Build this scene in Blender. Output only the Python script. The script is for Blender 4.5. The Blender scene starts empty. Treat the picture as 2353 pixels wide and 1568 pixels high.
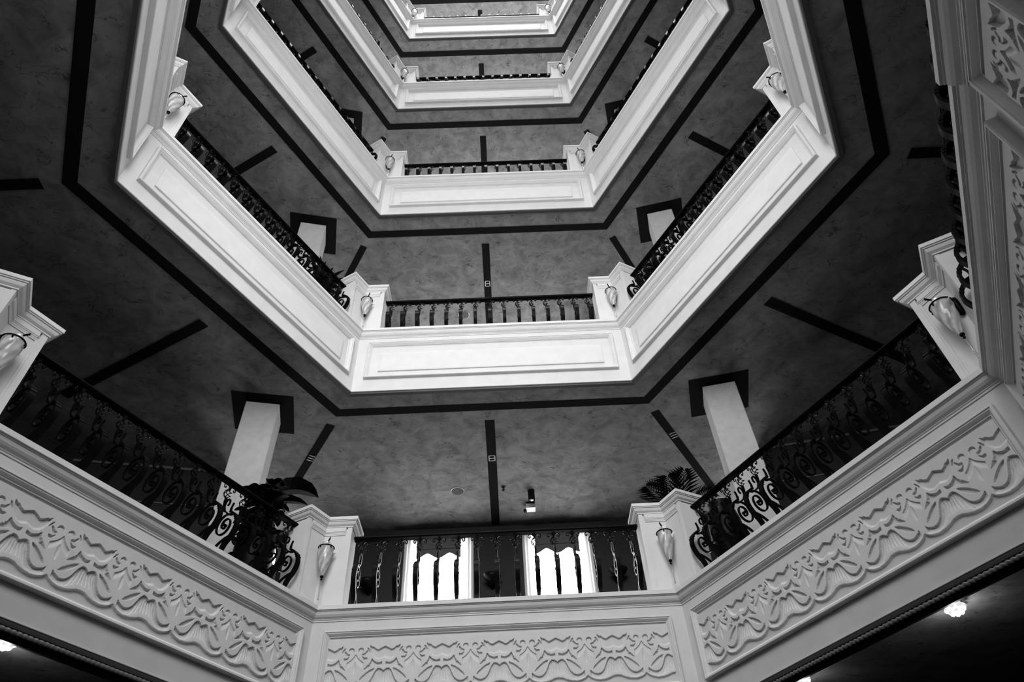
import bpy, math, random
import numpy as np
from mathutils import Matrix, Vector

C = bpy.context.scene.collection
SC = bpy.context.scene
R3 = random.Random(7)

# ------------------------------------------------------------------ camera, world, light
cam_d = bpy.data.cameras.new('camera')
cam_d.sensor_width = 36.0
cam_d.lens = 1604.22 / 2353.0 * 36.0
cam_d.clip_end = 200
cam = bpy.data.objects.new('camera', cam_d)
C.objects.link(cam)
cr = Vector((0.9990274, 0.0151921, -0.0413937))
cu = Vector((0.0397440, -0.7168154, 0.6961294))
cf = Vector((0.0190959, 0.6970975, 0.7167220))
M = Matrix(((cr.x, cu.x, -cf.x, 0.09951), (cr.y, cu.y, -cf.y, -6.00243), (cr.z, cu.z, -cf.z, 1.58856), (0, 0, 0, 1)))
cam.matrix_world = M
SC.camera = cam

w = bpy.data.worlds.new('sky'); SC.world = w
w.use_nodes = True
w.node_tree.nodes['Background'].inputs[0].default_value = (0.8, 0.8, 0.8, 1)
w.node_tree.nodes['Background'].inputs[1].default_value = 0.1
SC.view_settings.view_transform = 'Standard'
SC.view_settings.look = 'None'
SC.view_settings.gamma = 1
SC.view_settings.exposure = 0.0

def area(name, loc, rot, sx, sy, power, spread=180):
    l = bpy.data.lights.new(name, 'AREA')
    l.shape = 'RECTANGLE'; l.size = sx; l.size_y = sy; l.energy = power
    l.spread = math.radians(spread)
    o = bpy.data.objects.new(name, l); C.objects.link(o)
    o.location = loc; o.rotation_euler = rot
    return o
# daylight through the glazed roof, and three fill lights added on the unseen near side
area('skylight_daylight', (0, -2.85, 24.9), (0, 0, 0), 5.6, 5.4, 720, 100)
area('low_back_fill', (-0.35, -6.6, 7.7), (math.radians(90), 0, 0), 3.6, 3.8, 298, 125)
area('middle_back_fill', (-0.3, -6.6, 12.3), (math.radians(90), 0, 0), 3.6, 5.0, 55, 130)
area('upper_back_fill', (-0.3, -6.6, 19.8), (math.radians(90), 0, 0), 3.6, 9.6, 215, 150)

# ------------------------------------------------------------------ dimensions (metres)
HW, BX, BY = 1.625, 1.51875, 2.84306
ZB = {1: 3.4497, 2: 7.0180, 3: 10.6220, 4: 14.1455, 5: 17.5796, 6: 21.0296}
V = [(-HW, 0), (HW, 0), (HW + BX, -BY), (HW, -2 * BY), (-HW, -2 * BY), (-HW - BX, -BY)]
NS = 6
def sub(a, b): return (a[0] - b[0], a[1] - b[1])
SIDE = []
for i in range(6):
    a, b = V[i], V[(i + 1) % 6]
    d = sub(b, a); L = math.hypot(*d)
    SIDE.append(dict(o=a, L=L, t=(d[0] / L, d[1] / L), n=(-d[1] / L, d[0] / L), rot=math.atan2(d[1], d[0])))
for i in range(6):
    p, q = SIDE[i - 1], SIDE[i]
    da = (p['rot'] - q['rot']) % (2 * math.pi)
    SIDE[i]['a0'] = da
    SIDE[i - 1]['a1'] = da
def inset(i, d):
    """vertex i of the hexagon moved inwards by d"""
    s = SIDE[i]; k = math.tan(s['a0'] / 2)
    return (s['o'][0] + s['t'][0] * d * k - s['n'][0] * d, s['o'][1] + s['t'][1] * d * k - s['n'][1] * d)
SIDE_NAME = ['facing', 'right slanting', 'near right', 'back', 'near left', 'left slanting']
CORNER_NAME = ['front left', 'front right', 'right', 'back right', 'back left', 'left']
LEVEL_NAME = {1: 'lowest', 2: 'second lowest', 3: 'third', 4: 'fourth', 5: 'fifth', 6: 'topmost visible'}
LEDGE = 0.990
FLOOR = 0.80

# ------------------------------------------------------------------ materials
def mat(name, col, rough=0.6, spec=0.3, metal=0.0, noise=None, emit=None, trans=0.0, bump=None):
    m = bpy.data.materials.new(name); m.use_nodes = True
    nt = m.node_tree; b = nt.nodes['Principled BSDF']
    b.inputs['Base Color'].default_value = (col, col, col, 1)
    b.inputs['Roughness'].default_value = rough
    b.inputs['Specular IOR Level'].default_value = spec
    b.inputs['Metallic'].default_value = metal
    b.inputs['Transmission Weight'].default_value = trans
    if emit:
        b.inputs['Emission Color'].default_value = (1, 1, 1, 1)
        b.inputs['Emission Strength'].default_value = emit
    if noise:
        sc, amt = noise
        tc = nt.nodes.new('ShaderNodeTexCoord')
        n = nt.nodes.new('ShaderNodeTexNoise'); n.inputs['Scale'].default_value = sc; n.inputs['Detail'].default_value = 5
        nt.links.new(tc.outputs['Object'], n.inputs['Vector'])
        mr = nt.nodes.new('ShaderNodeMapRange')
        mr.inputs[1].default_value = 0.25; mr.inputs[2].default_value = 0.75
        mr.inputs[3].default_value = col * (1 - amt); mr.inputs[4].default_value = min(0.95, col * (1 + amt))
        nt.links.new(n.outputs['Fac'], mr.inputs[0])
        nt.links.new(mr.outputs[0], b.inputs['Base Color'])
        if bump:
            bp = nt.nodes.new('ShaderNodeBump'); bp.inputs['Strength'].default_value = bump; bp.inputs['Distance'].default_value = 0.01
            nt.links.new(n.outputs['Fac'], bp.inputs['Height']); nt.links.new(bp.outputs[0], b.inputs['Normal'])
    return m

def plaster(name, base):
    """brushed plaster: mottled grey with short curved trowel scratches"""
    m = bpy.data.materials.new(name); m.use_nodes = True
    nt = m.node_tree; b = nt.nodes['Principled BSDF']; N = nt.nodes.new; K = nt.links.new
    b.inputs['Roughness'].default_value = 0.9; b.inputs['Specular IOR Level'].default_value = 0.04
    tc = N('ShaderNodeTexCoord')
    mp = N('ShaderNodeMapping'); mp.inputs['Scale'].default_value = (0.75, 1.25, 1.0); mp.inputs['Rotation'].default_value = (0, 0, 0.2)
    K(tc.outputs['Object'], mp.inputs['Vector'])
    n1 = N('ShaderNodeTexNoise'); n1.inputs['Scale'].default_value = 6.0; n1.inputs['Detail'].default_value = 3; n1.inputs['Distortion'].default_value = 1.2
    K(mp.outputs[0], n1.inputs['Vector'])
    s1 = N('ShaderNodeMath'); s1.operation = 'SUBTRACT'; s1.inputs[1].default_value = 0.5; K(n1.outputs['Fac'], s1.inputs[0])
    a1 = N('ShaderNodeMath'); a1.operation = 'ABSOLUTE'; K(s1.outputs[0], a1.inputs[0])
    r1 = N('ShaderNodeMapRange'); r1.inputs[1].default_value = 0.002; r1.inputs[2].default_value = 0.022; r1.inputs[3].default_value = 1.0; r1.inputs[4].default_value = 0.0
    K(a1.outputs[0], r1.inputs[0])
    n2 = N('ShaderNodeTexNoise'); n2.inputs['Scale'].default_value = 7.0; n2.inputs['Detail'].default_value = 2
    K(tc.outputs['Object'], n2.inputs['Vector'])
    r2 = N('ShaderNodeMapRange'); r2.inputs[1].default_value = 0.47; r2.inputs[2].default_value = 0.62; K(n2.outputs['Fac'], r2.inputs[0])
    mul = N('ShaderNodeMath'); mul.operation = 'MULTIPLY'; K(r1.outputs[0], mul.inputs[0]); K(r2.outputs[0], mul.inputs[1])
    n3 = N('ShaderNodeTexNoise'); n3.inputs['Scale'].default_value = 4.5; n3.inputs['Detail'].default_value = 8; n3.inputs['Roughness'].default_value = 0.65; n3.inputs['Distortion'].default_value = 0.6
    K(tc.outputs['Object'], n3.inputs['Vector'])
    r3 = N('ShaderNodeMapRange'); r3.inputs[1].default_value = 0.3; r3.inputs[2].default_value = 0.7; r3.inputs[3].default_value = base * 0.62; r3.inputs[4].default_value = base * 1.36
    K(n3.outputs['Fac'], r3.inputs[0])
    sc = N('ShaderNodeMath'); sc.operation = 'MULTIPLY_ADD'; sc.inputs[1].default_value = -0.6; sc.inputs[2].default_value = 1.0
    K(mul.outputs[0], sc.inputs[0])
    fin = N('ShaderNodeMath'); fin.operation = 'MULTIPLY'; K(r3.outputs[0], fin.inputs[0]); K(sc.outputs[0], fin.inputs[1])
    K(fin.outputs[0], b.inputs['Base Color'])
    bp = N('ShaderNodeBump'); bp.inputs['Strength'].default_value = 0.25; bp.inputs['Distance'].default_value = 0.004
    K(n3.outputs['Fac'], bp.inputs['Height']); K(bp.outputs[0], b.inputs['Normal'])
    return m

def glow(name, strength):
    m = bpy.data.materials.new(name); m.use_nodes = True
    nt = m.node_tree; nt.nodes.remove(nt.nodes['Principled BSDF'])
    e = nt.nodes.new('ShaderNodeEmission'); e.inputs[1].default_value = strength
    nt.links.new(e.outputs[0], nt.nodes['Material Output'].inputs[0])
    return m

STONE = mat('white stone', 0.58, 0.7, 0.12, noise=(6, 0.05))
CARVED = mat('carved white stone', 0.57, 0.6, 0.2, noise=(9, 0.06))
PLASTER = plaster('brushed plaster', 0.13)
COLPL = mat('column plaster', 0.40, 0.6, 0.2, noise=(14, 0.10))
BLACK = mat('black paint', 0.006, 0.9, 0.02)
IRON = mat('wrought iron', 0.003, 0.4, 0.045)
DARKTRIM = mat('dark trim', 0.03, 0.5, 0.3)
ROPE = mat('dark rope moulding', 0.10, 0.35, 0.5)
WALL = mat('dark wall', 0.02, 0.7, 0.2, noise=(3, 0.1))
WALLTRIM = mat('wall moulding', 0.12, 0.5, 0.3)
CARPET = mat('dark carpet', 0.02, 0.9, 0.1)
GROUND = mat('dark stone floor', 0.015, 0.9, 0.02, noise=(2, 0.2))
LEAF = mat('dark leaf', 0.003, 0.7, 0.02)
POT = mat('dark glazed pot', 0.003, 0.45, 0.10)
BLIND = mat('grey blind cloth', 0.10, 0.9, 0.1)
CURT = mat('light curtain', 0.8, 0.9, 0.1)
def translucent(m, f):
    nt = m.node_tree; b = nt.nodes['Principled BSDF']
    tr = nt.nodes.new('ShaderNodeBsdfTranslucent'); tr.inputs[0].default_value = (.9, .9, .9, 1)
    mx = nt.nodes.new('ShaderNodeMixShader'); mx.inputs[0].default_value = f
    nt.links.new(b.outputs[0], mx.inputs[1]); nt.links.new(tr.outputs[0], mx.inputs[2]); nt.links.new(mx.outputs[0], nt.nodes['Material Output'].inputs[0])
translucent(CURT, .6)
METAL = mat('grey metal', 0.35, 0.35, 0.5, metal=0.6)
WHITEP = mat('white plastic', 0.6, 0.4, 0.4)
PANE = {lv: glow('bright window %d' % lv, v) for lv, v in {1: 14.5, 2: 14, 3: 21, 4: 36, 5: 60, 6: 60}.items()}
BULB = glow('lamp crystal glow', 9.0)
def glassmat():
    m = mat('swirled glass', 0.82, 0.16, 0.6)
    nt = m.node_tree; b = nt.nodes['Principled BSDF']
    tc = nt.nodes.new('ShaderNodeTexCoord')
    n = nt.nodes.new('ShaderNodeTexNoise'); n.inputs['Scale'].default_value = 22; n.inputs['Detail'].default_value = 3
    nt.links.new(tc.outputs['Object'], n.inputs['Vector'])
    r = nt.nodes.new('ShaderNodeMapRange'); r.inputs[1].default_value = .35; r.inputs[2].default_value = .65; r.inputs[3].default_value = .6; r.inputs[4].default_value = .92
    nt.links.new(n.outputs['Fac'], r.inputs[0])
    N = nt.nodes.new; K = nt.links.new
    sp = N('ShaderNodeSeparateXYZ'); K(tc.outputs['Object'], sp.inputs[0])
    sx = N('ShaderNodeMath'); sx.operation = 'SUBTRACT'; sx.inputs[1].default_value = .118; K(sp.outputs[0], sx.inputs[0])
    at = N('ShaderNodeMath'); at.operation = 'ARCTAN2'; K(sp.outputs[1], at.inputs[0]); K(sx.outputs[0], at.inputs[1])
    m5 = N('ShaderNodeMath'); m5.operation = 'MULTIPLY'; m5.inputs[1].default_value = 5; K(at.outputs[0], m5.inputs[0])
    ph = N('ShaderNodeMath'); ph.operation = 'MULTIPLY_ADD'; ph.inputs[1].default_value = -50; K(sp.outputs[2], ph.inputs[0]); K(m5.outputs[0], ph.inputs[2])
    sn = N('ShaderNodeMath'); sn.operation = 'SINE'; K(ph.outputs[0], sn.inputs[0])
    sr = N('ShaderNodeMapRange'); sr.inputs[1].default_value = -1; sr.inputs[2].default_value = 1; sr.inputs[3].default_value = .5; sr.inputs[4].default_value = 1.0; K(sn.outputs[0], sr.inputs[0])
    mm = N('ShaderNodeMath'); mm.operation = 'MULTIPLY'; K(r.outputs[0], mm.inputs[0]); K(sr.outputs[0], mm.inputs[1]); K(mm.outputs[0], b.inputs['Base Color'])
    tr = nt.nodes.new('ShaderNodeBsdfTranslucent'); tr.inputs[0].default_value = (.8, .8, .8, 1)
    mx = nt.nodes.new('ShaderNodeMixShader'); mx.inputs[0].default_value = 0.35
    nt.links.new(b.outputs[0], mx.inputs[1]); nt.links.new(tr.outputs[0], mx.inputs[2])
    nt.links.new(mx.outputs[0], nt.nodes['Material Output'].inputs[0])
    return m
GLASS = glassmat()

# ------------------------------------------------------------------ mesh helpers
def cat(pts, n=6, closed=False):
    """Catmull-Rom through 2D/3D points"""
    P = [tuple(p) for p in pts]; out = []
    m = len(P)
    for i in range(m - 1):
        p0 = P[max(i - 1, 0)]; p1 = P[i]; p2 = P[i + 1]; p3 = P[min(i + 2, m - 1)]
        for k in range(n):
            u = k / n
            out.append(tuple(0.5 * ((2 * b) + (-a + c) * u + (2 * a - 5 * b + 4 * c - d) * u * u + (-a + 3 * b - 3 * c + d) * u ** 3)
                             for a, b, c, d in zip(p0, p1, p2, p3)))
    out.append(P[-1])
    return out

class MB:
    def __init__(self): self.v = []; self.f = []
    def add(self, vs, fs):
        o = len(self.v); self.v += [tuple(p) for p in vs]; self.f += [tuple(i + o for i in q) for q in fs]
    def box(self, a, b):
        x0, y0, z0 = a; x1, y1, z1 = b
        self.add([(x0, y0, z0), (x1, y0, z0), (x1, y1, z0), (x0, y1, z0), (x0, y0, z1), (x1, y0, z1), (x1, y1, z1), (x0, y1, z1)],
                 [(0, 3, 2, 1), (4, 5, 6, 7), (0, 1, 5, 4), (1, 2, 6, 5), (2, 3, 7, 6), (3, 0, 4, 7)])
    def rings(self, rings, cap0=True, cap1=True, closed=True):
        n = len(rings[0]); vs = [p for r in rings for p in r]; fs = []
        for k in range(len(rings) - 1):
            for j in range(n if closed else n - 1):
                a = k * n + j; b = k * n + (j + 1) % n
                fs.append((a, b, b + n, a + n))
        if cap0: fs.append(tuple(range(n - 1, -1, -1)))
        if cap1: fs.append(tuple(range((len(rings) - 1) * n, len(rings) * n)))
        self.add(vs, fs)
    def prism(self, poly, z0, z1):
        self.rings([[(x, y, z0) for x, y in poly], [(x, y, z1) for x, y in poly]])
    def tube(self, path, r, n=6):
        path = [Vector(p) for p in path]; rings = []
        up = Vector((0, 0, 1))
        for k, p in enumerate(path):
            d = (path[min(k + 1, len(path) - 1)] - path[max(k - 1, 0)]).normalized()
            a = d.cross(up)
            if a.length < 1e-3: a = d.cross(Vector((0, 1, 0)))
            a.normalize(); b = a.cross(d).normalized()
            rr = r(k / (len(path) - 1)) if callable(r) else r
            rings.append([tuple(p + (a * math.cos(2 * math.pi * j / n) + b * math.sin(2 * math.pi * j / n)) * rr) for j in range(n)])
        self.rings(rings)
    def strap(self, path, wid, th):
        """flat bar bent in the (y,z) plane, wid along x; path of (y,z); th may be a function of 0..1"""
        m = len(path); rings = []
        for k in range(m):
            y0, z0 = path[max(k - 1, 0)]; y1, z1 = path[min(k + 1, m - 1)]
            l = math.hypot(y1 - y0, z1 - z0) or 1; ny, nz = -(z1 - z0) / l, (y1 - y0) / l
            t = th(k / (m - 1)) if callable(th) else th
            wd = wid(k / (m - 1)) if callable(wid) else wid
            y, z = path[k]
            rings.append([(-wd / 2, y - ny * t / 2, z - nz * t / 2), (wd / 2, y - ny * t / 2, z - nz * t / 2),
                          (wd / 2, y + ny * t / 2, z + nz * t / 2), (-wd / 2, y + ny * t / 2, z + nz * t / 2)])
        self.rings(rings)
    def lathe(self, prof, n=24, c=(0, 0, 0), mod=None, cap=True):
        rings = []
        for r, z in prof:
            ring = []
            for j in range(n):
                a = 2 * math.pi * j / n; rr = r * (mod(a, z) if mod else 1)
                ring.append((c[0] + rr * math.cos(a), c[1] + rr * math.sin(a), c[2] + z))
            rings.append(ring)
        self.rings(rings, cap, cap)
    def mesh(self, name, m, smooth=False):
        me = bpy.data.meshes.new(name); me.from_pydata(self.v, [], self.f); me.update()
        if m: me.materials.append(m)
        if smooth: me.polygons.foreach_set('use_smooth', [True] * len(me.polygons))
        return me
    def build(self, name, m, parent=None, smooth=False, loc=None, rot=None, fix=True):
        me = self.mesh(name, m, smooth)
        if fix:
            import bmesh
            bm = bmesh.new(); bm.from_mesh(me); bmesh.ops.recalc_face_normals(bm, faces=bm.faces); bm.to_mesh(me); bm.free()
        return link(name, me, parent, loc, rot)
def link(name, me, parent=None, loc=None, rot=None):
    o = bpy.data.objects.new(name, me); C.objects.link(o)
    if parent: o.parent = parent
    if loc: o.location = loc
    if rot is not None: o.rotation_euler = (0, 0, rot) if not hasattr(rot, '__len__') else rot
    return o
def tag(o, label, cat_=None, group=None, kind=None):
    o['label'] = label
    if cat_: o['category'] = cat_
    if group: o['group'] = group
    if kind: o['kind'] = kind
    return o
def empty(name, loc=(0, 0, 0), rz=0):
    o = bpy.data.objects.new(name, None); C.objects.link(o); o.location = loc; o.rotation_euler = (0, 0, rz); o.empty_display_size = .1
    return o
def copy_tree(o, parent=None):
    c = o.copy(); C.objects.link(c)
    if parent: c.parent = parent
    for ch in list(o.children): copy_tree(ch, c)
    return c
def mould(prof, L, a0, a1, closed=False):
    """mitred run of moulding in a side's own frame: prof of (d inwards, z)"""
    mb = MB(); k0, k1 = math.tan(a0 / 2), math.tan(a1 / 2)
    A = [(d * k0, -d, z) for d, z in prof]; B = [(L - d * k1, -d, z) for d, z in prof]
    n = len(prof); fs = []
    for j in range(n if closed else n - 1):
        q = (j + 1) % n
        fs.append((j, q, n + q, n + j))
    fs += [tuple(range(n)), tuple(range(2 * n - 1, n - 1, -1))]
    mb.add(A + B, fs)
    return mb

# ------------------------------------------------------------------ the ceilings with their black bands
OUT = [(-4.5, 3.06), (4.5, 3.06), (6.6, -2.8), (4.5, -8.8), (-4.5, -8.8), (-6.6, -2.8)]
OPEN_BACK = 2            # from this level up the unseen near side is left open for the added fill lights
COLC = (2.70, 0.295); COLA = math.radians(12.5)
def ring_slab(mb, d, z0, z1, sides):
    for i in sides:
        a, b = inset(i, d), inset((i + 1) % 6, d); p, q = OUT[i], OUT[(i + 1) % 6]
        mb.prism([a, b, q, p], z0, z1)
for lv in range(1, 7):
    z = ZB[lv]
    sides = [0, 1, 2, 4, 5] + ([3] if lv < OPEN_BACK else [])
    mb = MB(); ring_slab(mb, -0.012, z - 0.003, z + 0.09, sides)
    ceil = tag(mb.build('ceiling', PLASTER), 'brushed plaster ceiling with black bands under the %s balcony' % LEVEL_NAME[lv], 'ceiling', kind='structure')
    mb = MB(); ring_slab(mb, -0.28, z + FLOOR - 0.08, z + FLOOR, sides)
    tag(mb.build('floor', CARPET), 'dark walkway floor of the %s balcony' % LEVEL_NAME[lv], 'floor', kind='structure')
    th = 0.006
    for i in sides:
        a, b, c_, d_ = inset(i, -0.293), inset((i + 1) % 6, -0.293), inset((i + 1) % 6, -0.412), inset(i, -0.412)
        mb = MB(); mb.prism([a, b, c_, d_], z - th - .002, z + 0.002)
        if lv > 1: mb.build('ceiling_band', BLACK, ceil)
    if lv == 1: continue
    for i in sides:
        s = SIDE[i]
        L = s['L'] / 2 + (-0.048 if i == 0 else 0.03 if i in (1, 2) else -0.03)
        o, t, n = s['o'], s['t'], s['n']
        P = lambda u, e: (o[0] + t[0] * u + n[0] * e, o[1] + t[1] * u + n[1] * e)
        ln = 2.98 if i == 0 else 2.75
        mb = MB(); mb.prism([P(L - .059, .605), P(L + .059, .605), P(L + .059, ln), P(L - .059, ln)], z - th - .002, z + 0.002)
        mb.build('ceiling_stripe', BLACK, ceil)
    for i in ([0, 1, 2, 5] if lv >= OPEN_BACK else range(6)):
        a, b = inset(i, -0.565), inset(i, -2.3)
        l = math.hypot(b[0] - a[0], b[1] - a[1]); u = ((b[0] - a[0]) / l, (b[1] - a[1]) / l); nn = (-u[1] * .052, u[0] * .052)
        mb = MB(); mb.prism([(a[0] - nn[0], a[1] - nn[1]), (b[0] - nn[0], b[1] - nn[1]), (b[0] + nn[0], b[1] + nn[1]), (a[0] + nn[0], a[1] + nn[1])], z - th - .002, z + 0.002)
        mb.build('ceiling_stripe', BLACK, ceil)
    for sx in (-1, 1):
        ca, sa = math.cos(-sx * COLA), math.sin(-sx * COLA)
        R = lambda x, y: (sx * COLC[0] + ca * x - sa * y, COLC[1] + sa * x + ca * y)
        h = .345; k = .19
        sq = [R(-h, -h), R(h, -h), R(h, h), R(-h, h)]; si = [R(-k, -k), R(k, -k), R(k, k), R(-k, k)]
        mb = MB()
        for j in range(4):
            q = (j + 1) % 4; mb.prism([sq[j], sq[q], si[q], si[j]], z - th - .002, z + 0.002)
        mb.build('column_border', BLACK, ceil)

# ------------------------------------------------------------------ outer walls, front wall windows, columns
ground = MB(); ground.box((-8, -10.5, -0.1), (8, 4.5, 0))
tag(ground.build('floor', GROUND), 'dark polished ground floor of the atrium', 'floor', kind='structure')
WIN = [(-0.86, .44), (0.81, .44), (-3.46, .34), (3.44, .34)]
ZT = 25.0
def pier(mb, x0, x1, z0, z1): mb.box((x0, 3.03, z0), (x1, 3.2, z1))
front = MB()
xs = sorted((c - h, c + h) for c, h in WIN)
edges = [-4.6] + [e for ab in xs for e in ab] + [4.6]
pier(front, -4.6, 4.6, 0, ZB[1] + 1.12)
for lv in range(1, 7):
    z0, z1 = ZB[lv] + 1.12, ZB[lv] + 3.42
    top = ZB[lv + 1] + 1.12 if lv < 6 else ZT
    for j in range(0, len(edges), 2): pier(front, edges[j], edges[j + 1], z0, z1)
    pier(front, -4.6, 4.6, z1, top)
tag(front.build('wall_front', WALL), 'dark wall behind the facing balustrade with curtained windows', 'wall', kind='structure')
for nm, i in (('wall_right', 1), ('wall_near_right', 2), ('wall_near_left', 4), ('wall_left', 5)):
    a, b = OUT[i], OUT[(i + 1) % 6]
    d = sub(b, a); l = math.hypot(*d); n = (-d[1] / l * .15, d[0] / l * .15)
    mb = MB(); mb.prism([a, b, (b[0] + n[0], b[1] + n[1]), (a[0] + n[0], a[1] + n[1])], 0, ZT)
    tag(mb.build(nm, WALL), 'dark outer wall on the %s of the atrium' % nm[5:].replace('_', ' '), 'wall', kind='structure')
mb = MB(); mb.box((-4.6, -8.95, 0), (4.6, -8.8, ZB[1] + 1.1))
mb.box((-4.6, -8.95, ZB[1] + 1.1), (-2.2, -6.7, ZT)); mb.box((2.2, -8.95, ZB[1] + 1.1), (4.6, -6.7, ZT))
tag(mb.build('wall_back', WALL), 'dark wall behind the viewer around the unseen opening', 'wall', kind='structure')
mb = MB()
for (x0, y0, x1, y1) in ((-6.7, -8.9, -2.9, 3.2), (2.9, -8.9, 6.7, 3.2), (-2.9, .1, 2.9, 3.2), (-2.9, -8.9, 2.9, -5.75)):
    mb.box((x0, y0, ZT), (x1, y1, ZT + .15))
tag(mb.build('ceiling', STONE), 'white roof slab around the skylight opening', 'ceiling', kind='structure')
# short walls that close the slanting sides beside the columns
for lv in range(1, 6):
    for sx in (-1, 1):
        z0, z1 = ZB[lv] + FLOOR, ZB[lv + 1]
        d = (sx * math.cos(COLA), -math.sin(COLA)); n = (sx * math.sin(COLA), math.cos(COLA))
        a = (sx * 3.40, 1.45); b = (a[0] + d[0] * 2.05, a[1] + d[1] * 2.05)
        mb = MB(); mb.prism([a, b, (b[0] + n[0] * .25, b[1] + n[1] * .25), (a[0] + n[0] * .25, a[1] + n[1] * .25)], z0, z1)
        wl = tag(mb.build('wall_' + ('left' if sx < 0 else 'right'), WALL), 'short dark wall beyond the column on the %s of the %s balcony' % ('left' if sx < 0 else 'right', LEVEL_NAME[lv]), 'wall', kind='structure')
        for (za, zb_, th, nm) in ((z1 - .035, z1, .03, 'cornice'), (ZB[lv] + 3.035, ZB[lv] + 3.05, .014, 'picture_rail')):
            e = (a[0] - n[0] * th, a[1] - n[1] * th); f = (b[0] - n[0] * th, b[1] - n[1] * th)
            mb = MB(); mb.prism([e, f, b, a], za, zb_); mb.build(nm, WALLTRIM, wl)
# windows
for lv in range(1, 7):
    for wi, (cx, hw) in enumerate(WIN):
        z0, z1 = ZB[lv] + 1.12, ZB[lv] + 3.42
        n = (lv - 1) * 4 + wi + 1
        fr = MB()
        for a, b in (((cx - hw, 3.02, z0), (cx - hw + .05, 3.12, z1)), ((cx + hw - .05, 3.02, z0), (cx + hw, 3.12, z1)),
                     ((cx - hw, 3.02, z0), (cx + hw, 3.12, z0 + .05)), ((cx - hw, 3.02, z1 - .05), (cx + hw, 3.12, z1))):
            fr.box(a, b)
        place = ['left of the middle', 'right of the middle', 'at the far left', 'at the far right'][wi]
        wn = tag(fr.build('window_%d' % n, WALLTRIM), 'bright tall window %s in the front wall of the %s balcony' % (place, LEVEL_NAME[lv]), 'window', kind='structure')
        p = MB(); p.box((cx - hw + .05, 3.115, z0 + .05), (cx + hw - .05, 3.125, z1 - .05)); p.build('pane', PANE[lv], wn)
        if lv == 1 and wi < 2:
            # side curtains
            for sx in (-1, 1):
                x0 = cx + sx * (hw - (.0 if True else 0)); poly = []
                N = 14
                for k in range(N + 1):
                    u = k / N; poly.append((x0 - sx * .10 + sx * .15 * u, 2.955 + .016 * math.sin(u * 6 * math.pi)))
                c = MB()
                rings = []
                for zz, q in ((z0 - .25, 1.0), (ZB[1] + 2.6, 1.0), (ZB[1] + 3.2, 1.0), (ZB[1] + 3.4, 1.0)):
                    rings.append([(x, y, zz) for x, y in poly] + [(x, y + .006, zz) for x, y in reversed(poly)])
                c.rings(rings)
                tag(c.build('curtain', CURT, smooth=True), 'pale curtain on the %s edge of the window %s, lowest balcony' % ('left' if sx < 0 else 'right', place), 'curtain', 'curtains on the lowest balcony')
            # roman blind with scalloped lower edge
            bl = empty('roman_blind', (cx, 2.93, ZB[1] + 3.42))
            tag(bl, 'grey pleated scalloped blind on the window %s, lowest balcony' % place, 'blind')
            for k in range(4):
                b = MB(); zt = -k * .06
                b.rings([[(x, y, zt) for x, y in ((-.31, .0), (.31, .0), (.31, .02), (-.31, .02))], [(x, y, zt - .055) for x, y in ((-.31, -.014), (.31, -.014), (.31, .02), (-.31, .02))]])
                b.build('pleat', BLIND, bl)
            pts = []
            for k in range(25):
                u = k / 24; pts.append((-.31 + .62 * u, -.24 - .055 - .075 * abs(math.cos(u * 2 * math.pi * 1.0)) ** 1.6))
            s_ = MB()
            s_.rings([[(x, 0.0, z) for x, z in pts] + [(.31, 0.0, -.23), (-.31, 0.0, -.23)], [(x, .012, z) for x, z in pts] + [(.31, .012, -.23), (-.31, .012, -.23)]])
            s_.build('scalloped_hem', BLIND, bl)
            for x in (-.0,):
                tz = MB(); tz.lathe([(.003, -.37), (.006, -.375), (.01, -.40), (.014, -.44), (.012, -.445)], 10, (x, -.01, 0)); tz.build('tassel', BLIND, bl)
# pelmet line along the top of the front wall
mb = MB(); mb.box((-1.5, 2.92, ZB[1] + 3.43), (1.5, 3.03, ZB[1] + 3.50)); tag(mb.build('trim_100', WALL), 'dark pelmet running above the two middle windows', 'pelmet', kind='structure')

# columns
for lv in range(1, 6):
    for sx in (-1, 1):
        e = empty('column', (sx * COLC[0], COLC[1], ZB[lv] + FLOOR), -sx * COLA)
        tag(e, 'plain pale square column on the %s of the %s balcony' % ('left' if sx < 0 else 'right', LEVEL_NAME[lv]), 'column', 'square columns by the balconies')
        H = ZB[lv + 1] - ZB[lv] - FLOOR
        m_ = MB(); k = .1875; b = .006
        m_.prism([(-k + b, -k), (k - b, -k), (k, -k + b), (k, k - b), (k - b, k), (-k + b, k), (-k, k - b), (-k, -k + b)], .1, H)
        m_.build('shaft', COLPL, e)
        m_ = MB(); m_.box((-k - .02, -k - .02, 0), (k + .02, k + .02, .1)); m_.build('base', COLPL, e)

# ------------------------------------------------------------------ balcony fascias
CROWN = [(-.02, .872), (.008, .872), (.008, .884), (.015, .887), (.015, .893), (.021, .896), (.036, .904), (.049, .918), (.057, .936), (.057, .942), (.066, .944), (.066, .950), (.080, .952), (.080, .990), (-.28, .990), (-.28, .872)]
BASE = [(-.02, .0), (.004, .0), (.010, .004), (.010, .012), (.004, .016), (.004, .022), (-.02, .022)]
FRAME = [(0, -.005), (0, .042), (.006, .048), (.014, .048), (.018, .040), (.024, .040), (.036, .026), (.043, .016), (.048, .016), (.048, .007), (.054, .004), (.054, -.005)]
def rect_frame(t0, z0, t1, z1, prof, off=0):
    mb = MB(); rings = []
    for e, h in prof:
        rings.append([(t0 + e, -h - off, z0 + e), (t1 - e, -h - off, z0 + e), (t1 - e, -h - off, z1 - e), (t0 + e, -h - off, z1 - e)])
    mb.rings(rings, False, False)
    return mb

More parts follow.
